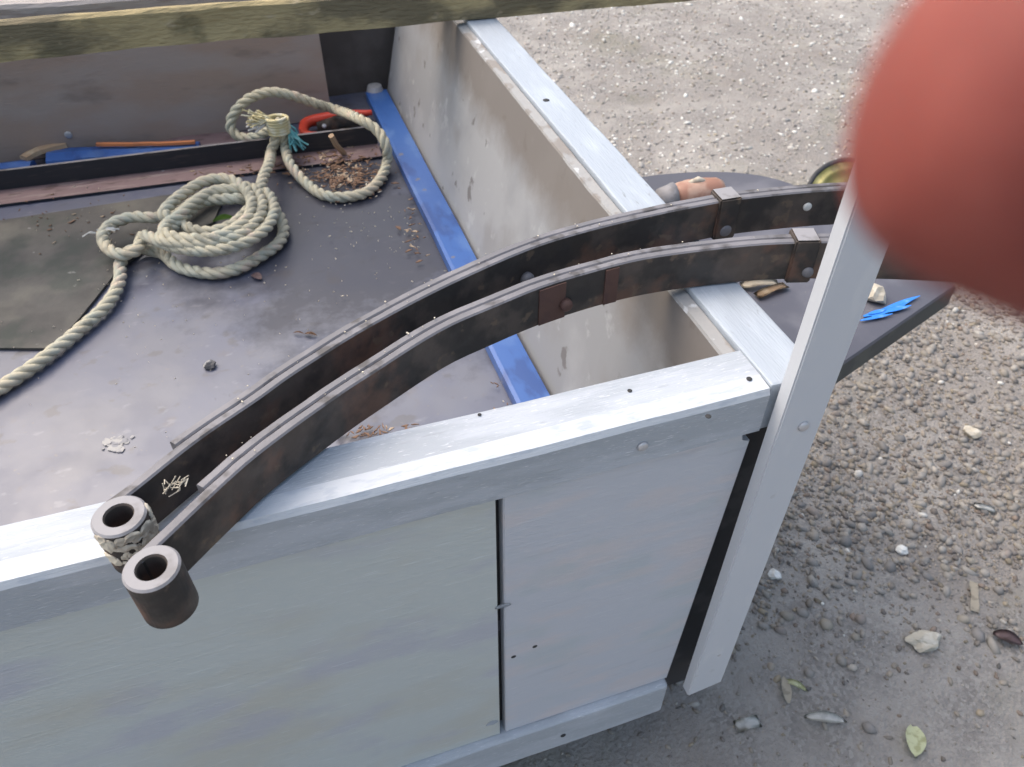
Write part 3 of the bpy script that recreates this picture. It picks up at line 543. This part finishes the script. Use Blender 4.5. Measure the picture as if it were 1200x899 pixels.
# ------------------------------------------------------------------ leaf springs
HS = .038
front = [(-.4740, -.0433), (-.455, -.026), (-.435, -.008), (-.405, .017), (-.354, .0500), (-.325, .0665), (-.272, .0945), (-.235, .107), (-.170, .1235), (-.090, .1305), (-.002, .121), (.050, .108), (.11, .088), (.17, .063), (.23, .036), (.29, .006), (.34, -.022)]
rear = [(-.4910, -.0003), (-.475, .012), (-.440, .040), (-.400, .066), (-.373, .0845), (-.318, .116), (-.258, .1435), (-.178, .172), (-.125, .182), (-.070, .1875), (.013, .1890), (.065, .184), (.12, .1745), (.18, .158), (.24, .136), (.31, .105), (.36, .08)]
def spring(curve, eye, label, clip_px, start2, seed, z0):
    root = empty('leaf_spring', (curve[8][0], curve[8][1], z0)); tag(root, label, 'leaf spring', 'leaf springs lying across the corner of the trailer')
    P = even(catmull([Vector((a, b, 0)) for a, b in curve], .01), .006)
    nrm = []
    for i, p in enumerate(P):
        t = (P[min(i+1, len(P)-1)]-P[max(i-1, 0)]).normalized(); nrm.append(Vector((-t.y, t.x, 0)))
    def leaf(name, o0, o1, i0, i1, dz=0):
        bm = bmesh.new(); rows = []; ch = .0012
        for i in range(i0, i1):
            p, n_ = P[i], nrm[i]; za = z0+.0004-dz; zb = z0+HS+dz+0.0004*noise.noise(p*25+Vector((seed, 0, 0))); a, b = o0, o1+.0005*noise.noise(p*60)
            rows.append([bm.verts.new(Vector((p.x, p.y, 0))+n_*q+Vector((0, 0, z))) for q, z in ((a, za+ch), (a, zb-ch), (a+ch, zb), (b-ch, zb), (b, zb-ch), (b, za+ch), (b-ch, za), (a+ch, za))])
        for A, B in zip(rows, rows[1:]):
            for k in range(8): f = bm.faces.new((A[k], B[k], B[(k+1) % 8], A[(k+1) % 8])); f.material_index = 1 if k in (1, 2, 3) else 0
        bm.faces.new(rows[0]).material_index = 1; bm.faces.new(rows[-1][::-1]); return bm_obj(name, bm, ['steel_dark', 'steel_edge'], root)
    main = leaf('main_leaf', 0, .0072, 0, len(P)-4)
    xs = [p.x for p in P]; i2 = next(i for i, v in enumerate(xs) if v > start2)
    leaf('second_leaf', .0078, .0146, i2, len(P)-18, -.0004)
    # eye: a rolled ring, axis upright
    bm = bmesh.new(); n = 36; Ro, Ri = .0152, .0078; L = []
    for r, z in ((Ri, z0), (Ro-.001, z0), (Ro, z0+.001), (Ro, z0+HS-.001), (Ro-.0012, z0+HS+.0003), (Ri+.0008, z0+HS+.0003), (Ri, z0+HS-.001), (Ri, z0)):
        L.append([bm.verts.new((eye[0]+r*math.cos(2*math.pi*k/n), eye[1]+r*math.sin(2*math.pi*k/n), z)) for k in range(n)])
    for q, (A, B) in enumerate(zip(L, L[1:])):
        for k in range(n): f = bm.faces.new((A[k], A[(k+1) % n], B[(k+1) % n], B[k])); f.material_index = 1 if q in (3, 4) else 0
    bm_obj('spring_eye', bm, ['steel_dark', 'eye_ring'], root, False)
    # rebound clip: a band round both leaves
    cp = PZ(*clip_px, z0+HS+.004); i = min(range(len(P)), key=lambda k: (P[k]-Vector((cp.x, cp.y, 0))).length); p, n_ = P[i], nrm[i]; t = Vector((n_.y, -n_.x, 0))
    bm = bmesh.new(); A = []
    for s in (-.0105, .0105):
        A.append([bm.verts.new(Vector((p.x, p.y, 0))+t*s+n_*q+Vector((0, 0, z))) for q, z in ((-.0035, z0-.0012), (-.0035, z0+HS+.0032), (.0180, z0+HS+.0032), (.0180, z0-.0012))])
    bmf = [bm.faces.new((A[0][k], A[1][k], A[1][(k+1) % 4], A[0][(k+1) % 4])) for k in range(4)]
    bmf[1].material_index = 1; bm.faces.new(A[0][::-1]); bm.faces.new(A[1])
    bmesh.ops.bevel(bm, geom=bm.edges[:], offset=.0015, segments=2, affect='EDGES'); bm_obj('rebound_clip', bm, ['steel_dark', 'eye_ring'], root)
    return root, P, nrm
s1, P1, N1 = spring(front, (-.4690, -.0490), 'front dark steel leaf spring, nearer the camera, its lowest eye hanging over the rail', (947, 281), -.436, 1, .0015)
s2, P2, N2 = spring(rear, (-.4862, -.0066), 'rear dark steel leaf spring lying behind the other, further into the trailer box', (865, 238), -.452, 9, .0015)
def on_face(P, Nn, X, z, s=0):
    i = min(range(len(P)), key=lambda k: abs(P[k].x-X)); return Vector((P[i].x, P[i].y, z))-Nn[i]*s, -Nn[i]
def boss(P, Nn, root, X, z, r, h, m='steel_dark', name='rivet'):
    c, n_ = on_face(P, Nn, X, z); return disc(name, c, n_, r, h, m, root, 16)
boss(P1, N1, s1, -.160, .016, .0055, .006, 'rust'); boss(P1, N1, s1, .054, .012, .005, .006, 'steel_edge', 'clip_bolt'); boss(P2, N2, s2, -.175, .012, .006, .006, 'steel_edge')
boss(P2, N2, s2, .095, .024, .004, .002, 'white', 'paint_spot'); boss(P2, N2, s2, .02, .010, .006, .005, 'steel_edge', 'clip_bolt')
def patch(P, Nn, root, X0, X1, m):      # a flat rusty packing plate against the broad face
    bm = bmesh.new(); idx = [i for i in range(len(P)) if X0 <= P[i].x <= X1]; A = []
    for i in idx: A.append([bm.verts.new(Vector((P[i].x, P[i].y, z))-Nn[i]*o) for o, z in ((.0012, .003), (.0012, .037), (-.0002, .037), (-.0002, .003))])
    for a, b in zip(A, A[1:]):
        for k in range(4): bm.faces.new((a[k], b[k], b[(k+1) % 4], a[(k+1) % 4]))
    bm.faces.new(A[0]); bm.faces.new(A[-1][::-1]); return bm_obj('rust_plate', bm, m, root)
patch(P1, N1, s1, -.186, -.158, 'rust'); patch(P1, N1, s1, -.130, -.112, 'rust')
# dry fluff caught near the rear eye
bm = bmesh.new(); fc = PZ(205, 570, .035)
for k in range(16):
    a = fc+Vector((random.gauss(0, .004), random.gauss(0, .003), random.uniform(-.002, .003)))
    tube_bm(bm, [a, a+Vector([random.uniform(-.003, .003) for _ in range(3)]), a+Vector([random.uniform(-.005, .006) for _ in range(3)])], .00035, 4)
tag(bm_obj('dry_grass', bm, 'palebit'), 'wisp of dry grass caught on the rear spring near its eye', 'dry grass')
bm = bmesh.new()
for cc, rr in ((PZ(148, 636, .027), .012), (PZ(172, 622, .030), .008)):
    for k in range(26):
        th = random.uniform(-2.4, -.3) if rr > .01 else random.uniform(-.8, .4); a = Vector((-.4862+.0150*math.cos(th), -.0066+.0150*math.sin(th), random.uniform(.012, .036))); r = random.uniform(.0012, .0042)
        q = bmesh.ops.create_icosphere(bm, subdivisions=2, radius=r, matrix=Matrix.Translation(a) @ Matrix.Rotation(th, 4, 'Z') @ Matrix.Diagonal((.35, 1.3, random.uniform(.5, 1.6), 1)))
        for v_ in q['verts']: v_.co += noise.noise_vector(v_.co*500)*.0012
bm_obj('dried_mud', bm, 'palebit', s2)
# ------------------------------------------------------------------ mossy timber on top of the box
def plank(name, A, B, z0, z1, th, m, label, seed):
    d = Vector((B[0]-A[0], B[1]-A[1], 0)); L = d.length; d.normalize(); s = Vector((-d.y, d.x, 0)); bm = bmesh.new(); rows = []; n = 60
    for k in range(n+1):
        p = Vector((A[0], A[1], 0))+d*L*k/n
        rows.append([bm.verts.new(p+s*q+Vector((0, 0, z))+noise.noise_vector(p*9+Vector((q*60, z*40, seed)))*.0035+noise.noise_vector(p*40+Vector((q*90, z*90, seed)))*.0015) for q, z in ((0, z0+.0045), (0, (z0+z1)/2), (0, z1-.004), (.004, z1), (th-.004, z1), (th, z1-.004), (th, z0+.0045))])
    for X, Y in zip(rows, rows[1:]):
        for i in range(7): bm.faces.new((X[i], Y[i], Y[(i+1) % 7], X[(i+1) % 7]))
    bm.faces.new(rows[0]); bm.faces.new(rows[-1][::-1])
    return tag(bm_obj(name, bm, m), label, 'timber')
dx = (.765-.84)/(.35+.656)
def by(X): return .84+dx*(X+.656)
plank('mossy_timber', (-1.45, by(-1.45)), (.62, by(.62)), -.001, .050, .016, 'moss', 'mossy yellow green timber lying across the top of the trailer box', 1)
plank('grey_timber', (-1.45, by(-1.45)+.048), (.10, by(.10)+.048), .003, .053, .045, 'grey_wood', 'bare grey timber lying just behind the mossy one at the top left', 5)
# ------------------------------------------------------------------ things on the mudguard
am = empty('side_lamp', PZ(815, 226, FZ)); tag(am, 'small orange brown lamp with grey cap lying on the black mudguard', 'lamp')
la, lb = PZ(788, 232, FZ+.022), PZ(845, 224, FZ+.022); d = (lb-la)
bm = bmesh.new(); tube_bm(bm, [la+d*t for t in (.0, .1, .3, .6, .9, 1)], .021, 16, lambda t: .7+.3*math.sin(math.pi*t)); bm_obj('lens', bm, 'amber', am, True)
bm = bmesh.new(); tube_bm(bm, [la-d*.28, la-d*.1, la+d*.02], .019, 16, lambda t: .75+.3*t); bm_obj('cap', bm, 'eye_ring', am, True)
bm = bmesh.new(); tube_bm(bm, [la+d*.3+Vector((0, 0, .017)), la+d*.48+Vector((0, 0, .022)), la+d*.6+Vector((0, 0, .017))], .004, 8); bm_obj('catch', bm, 'palebit', am, True)
for k, (q0, q1, w_, mm, lb_) in enumerate((((868, 337), (912, 334), .014, 'palebit', 'cream wood sliver on the mudguard under the springs'), ((886, 349), (921, 336), .012, 'tan', 'brown wood sliver on the mudguard beside the cream one'))):
    tag(leafmesh('wood_sliver', PZ(*q0, FZ+.003), PZ(*q1, FZ+.003), w_, mm, .003, .1, thick=.003, blunt=True), lb_, 'wood sliver')
tag(lump('stone', PZ(1024, 349, FZ+.002), .014, 'stone_pale', 3, .6, None, 2), 'pale lump of stone on the mudguard just right of the post', 'stone')
# olive tin on the ground behind
gc = PZ(994, 232, GZ+.07)
t0 = empty('round_tin', (gc.x, gc.y, gz(gc.x, gc.y))); tag(t0, 'round olive green tin with dark rim on the gravel behind the post', 'tin')
ax = Vector((-.35, -.55, .76)).normalized()
bm = bmesh.new(); rg = lathe(bm, gc, ax, [(.096, -.06), (.100, -.012), (.104, .0), (.100, .006), (.093, .002)], 48); bm.faces.new(rg[0][::-1]); bm_obj('rim', bm, 'dark', t0, True)
bm = bmesh.new(); rg = lathe(bm, gc, ax, [(.092, .001), (.078, -.001), (.074, .004), (.068, .0), (.045, -.002), (.040, .003), (.034, .0), (.012, 0)], 48); bm.faces.new(rg[-1]); bm_obj('lid', bm, 'olive', t0, True)
# ------------------------------------------------------------------ litter in the trailer
tag(lump('pebble', PZ(247, 430, FL), .007, 'stone_dark', 4, .7), 'small dark pebble alone on the bare trailer floor', 'pebble')
for k, (q0, q1, w_, lb_) in enumerate((((357, 393), (372, 395), .005, 'thin brown leaf scrap on the floor near the rear spring'), ((296, 323), (307, 330), .012, 'pinkish leaf scrap on the floor below the rope coil'), ((344, 392), (357, 393), .003, 'tiny dark twig on the trailer floor left of the leaf scrap'))):
    tag(leafmesh('leaf_scrap', PZ(*q0, FL), PZ(*q1, FL), w_, 'brownbit' if k != 1 else 'angle_pink', .003, .2), lb_, 'leaf scrap')
bm = bmesh.new(); c0 = PZ(136, 520, FL+.0005)      # splash of white paint
for k in range(34):
    a = c0+Vector((random.gauss(0, .006), random.gauss(0, .006), 0)); r = random.uniform(.0015, .006); n = 7
    vs = [bm.verts.new(a+Vector((r*random.uniform(.6, 1.2)*math.cos(2*math.pi*j/n), r*random.uniform(.6, 1.2)*math.sin(2*math.pi*j/n), .0002+k*.00003))) for j in range(n)]; bm.faces.new(vs)
for f in bm.faces: f.normal_update()
fs = bm.faces[:]; bmesh.ops.solidify(bm, geom=fs, thickness=.0006); sp = bm_obj('paint_splash', bm, 'splash', T); sp['label'] = 'whitish splash dried on the floor'
def litter(name, specs, m, label):
    bm = bmesh.new()
    for (cx, cy, sx, sy, n, lo, hi) in specs:
        for k in range(n):
            px, py = random.gauss(cx, sx), random.gauss(cy, sy); p = PZ(px, py, FL+.0055)
            if p.x > -.16 or p.y > 1.06 or p.y < .06: continue
            L = random.uniform(lo, hi); a = random.uniform(0, 6.28); d = Vector((math.cos(a), math.sin(a), random.uniform(-.1, .2)))*L; s = Vector((-math.sin(a), math.cos(a), 0))*L*random.uniform(.15, .5)
            b_ = [p-d-s*.6, p+s*.2-d*.3-s, p+d, p+s]; tp = [v+Vector((0, 0, .0012)) for v in b_]; prism_bm(bm, b_, tp)
    return tag(bm_obj(name, bm, m), label, 'debris', kind='stuff')
litter('leaf_litter', [(405, 207, 26, 10, 330, .002, .007), (300, 200, 60, 6, 60, .002, .006), (350, 172, 60, 3, 60, .002, .006), (395, 185, 30, 4, 60, .002, .008), (485, 262, 8, 26, 40, .002, .006), (440, 506, 30, 5, 50, .002, .005), (590, 440, 6, 30, 30, .001, .004), (90, 262, 60, 14, 50, .001, .004)], 'brownbit', 'brown leaf litter gathered in the corners of the trailer floor')
litter('pale_crumbs', [(405, 207, 28, 10, 40, .001, .004), (460, 280, 50, 40, 70, .0006, .0022), (400, 250, 60, 20, 40, .0008, .0025), (120, 270, 80, 60, 40, .0006, .0022), (300, 360, 120, 60, 60, .0004, .0018), (250, 440, 140, 70, 40, .0004, .0014), (600, 455, 8, 12, 20, .0006, .002)], 'palebit', 'pale crumbs and grit scattered on the trailer floor')
# grit along the edges of the springs
bm = bmesh.new()
for P, Nn in ((P1, N1), (P2, N2)):
    for k in range(26):
        i = random.randrange(12, len(P)-50) if random.random() < .8 else random.randrange(12, 50); c = Vector((P[i].x, P[i].y, .0405))+Nn[i]*random.uniform(.002, .0145); r = random.uniform(.0002, .0008)
        vs = [c+Vector((r*q[0], r*q[1], 0)) for q in ((1, 0), (0, 1), (-1, 0), (0, -1))]; prism_bm(bm, vs, [v+Vector((0, 0, r)) for v in vs])
tag(bm_obj('grit', bm, 'palebit'), 'tiny pale grit along the top edges of the two leaf springs', 'grit', kind='stuff')
# ------------------------------------------------------------------ litter on the ground
def G(px, py): p = PZ(px, py, GZ); return Vector((p.x, p.y, gz(p.x, p.y)))
def up(v, h=.003): return v+Vector((0, 0, h))
tag(lump('stone', G(1080, 756), .020, 'stone_pale', 12, .55, None, 3, (1.15, .75), -.3), 'flat tan stone on bare dirt, the largest stone right of the trailer', 'stone')
tag(lump('stone', G(906, 677), .0095, 'stone_white', 5, .7), 'white stone beside the lower half of the post', 'stone')
tag(lump('stone', G(1056, 646), .009, 'stone_white', 8, .7), 'small round white stone in the grey gravel above the pale strip of wood', 'stone')
tag(lump('stone', G(1028, 345), .010, 'stone_white', 15, .6), 'white stone on the ground at the mudguard edge', 'stone')
tag(lump('stone', G(1140, 505), .014, 'stone_pale', 21, .6), 'grey stone at the right edge among coarse gravel', 'stone')
tag(leafmesh('wood_strip', up(G(1140, 683)), up(G(1140, 720)), .013, 'palebit', .002, .1, thick=.003, blunt=True), 'short pale split strip of wood standing out on the gravel at the right', 'wood strip')
tag(leafmesh('leaf', up(G(1066, 856)), up(G(1068, 893)), .026, 'paleleaf', .006, .3), 'pale yellow oval leaf near the bottom right corner', 'leaf')
tag(leafmesh('leaf', up(G(940, 845)), up(G(990, 851)), .016, 'stone_white', .008, .4), 'long curled white leaf lying on the dirt at the bottom', 'leaf')
tag(leafmesh('leaf', up(G(917, 801)), up(G(944, 815)), .010, 'paleleaf', .006, .4), 'narrow curled pale leaf touching the greenish one', 'leaf')
tag(leafmesh('leaf', up(G(922, 828)), up(G(916, 796)), .013, 'palebit', .004, .2), 'small drab leaf under the narrow curled one', 'leaf')
tag(leafmesh('chip', up(G(860, 856)), up(G(888, 849)), .018, 'stone_white', .002, .05, thick=.002, blunt=True), 'flat square pale chip on the dirt by the foot of the trailer', 'wood chip')
tag(leafmesh('plastic_scrap', up(G(1142, 592)), up(G(1168, 596)), .014, 'stone_white', .002, .05, thick=.002, blunt=True), 'bright white scrap at the right edge of the gravel', 'scrap')
tag(leafmesh('leaf', up(G(1160, 747)), up(G(1195, 760)), .022, 'angle_pink', .006, .2), 'reddish dead leaf at the right edge beside the tan stone', 'leaf')
# ------------------------------------------------------------------ the photographer's hand: fingertip over the corner of the lens
def C(x, y, z): return CM @ Vector((x, y, -z))
def hand():
    J_ = {}; me = bpy.data.meshes.new('person'); V = []; E_ = []; Rr = []
    def v(p, r): V.append(C(*p)); Rr.append(r); return len(V)-1
    def chain(start, L):
        a = start
        for p, r in L: b = v(p, r); E_.append((a, b)); a = b
        return a
    wr = v((.150, -.070, -.045), .026)
    pm = chain(wr, [((.136, -.045, -.030), .027)])
    chain(wr, [((.20, -.15, -.10), .034), ((.27, -.28, -.18), .040)])
    ik = chain(pm, [((.120, -.018, -.004), .0155)])
    chain(ik, [((.100, -.014, .020), .0112), ((.078, -.008, .036), .0106), ((.056, .000, .041), .0103), ((.040, .0088, .0415), .0104), ((.0275, .0130, .0405), .0103), ((.0178, .0158, .0400), .0092)])
    for k, (dy, s) in enumerate(((-.022, 1), (-.043, .95), (-.062, .8))):
        kn = chain(pm, [((.128, -.028+dy, -.006), .0135)])
        chain(kn, [((.112, -.022+dy, .022), .0095*s), ((.092, -.02+dy, .028), .009*s), ((.078, -.02+dy, .014), .0084*s), ((.082, -.022+dy, -.002), .0076*s)])
    chain(wr, [((.135, -.062, -.060), .017), ((.110, -.040, -.060), .0125), ((.088, -.022, -.050), .011), ((.074, -.008, -.040), .009)])
    me.from_pydata([tuple(p) for p in V], E_, [])
    o = bpy.data.objects.new('person', me); COL.objects.link(o); me.materials.append(M['skin'])
    sk = o.modifiers.new('skin', 'SKIN'); sk.use_smooth_shade = True
    for d_, r in zip(me.skin_vertices[0].data, Rr): d_.radius = (r, r)
    me.skin_vertices[0].data[0].use_root = True
    sb = o.modifiers.new('sub', 'SUBSURF'); sb.levels = 2; sb.render_levels = 3
    return tag(o, 'blurred red fingertip of the photographer covering the top right corner of the view', 'person')
hd = hand()
bm = bmesh.new(); bmesh.ops.create_uvsphere(bm, u_segments=16, v_segments=8, radius=1)
for vv in bm.verts: vv.co = C(.036+vv.co.x*.0065, .010+vv.co.y*.0055, .0475+vv.co.z*.0022)
nl = bm_obj('fingernail', bm, 'nail', None, True); nl.parent = hd
bm = bmesh.new(); tube_bm(bm, [C(.205, -.16, -.105), C(.24, -.22, -.145), C(.285, -.31, -.20)], .046, 20, lambda t: .95+.15*t); sl = bm_obj('sleeve', bm, 'sleeve', None, True); sl.parent = hd
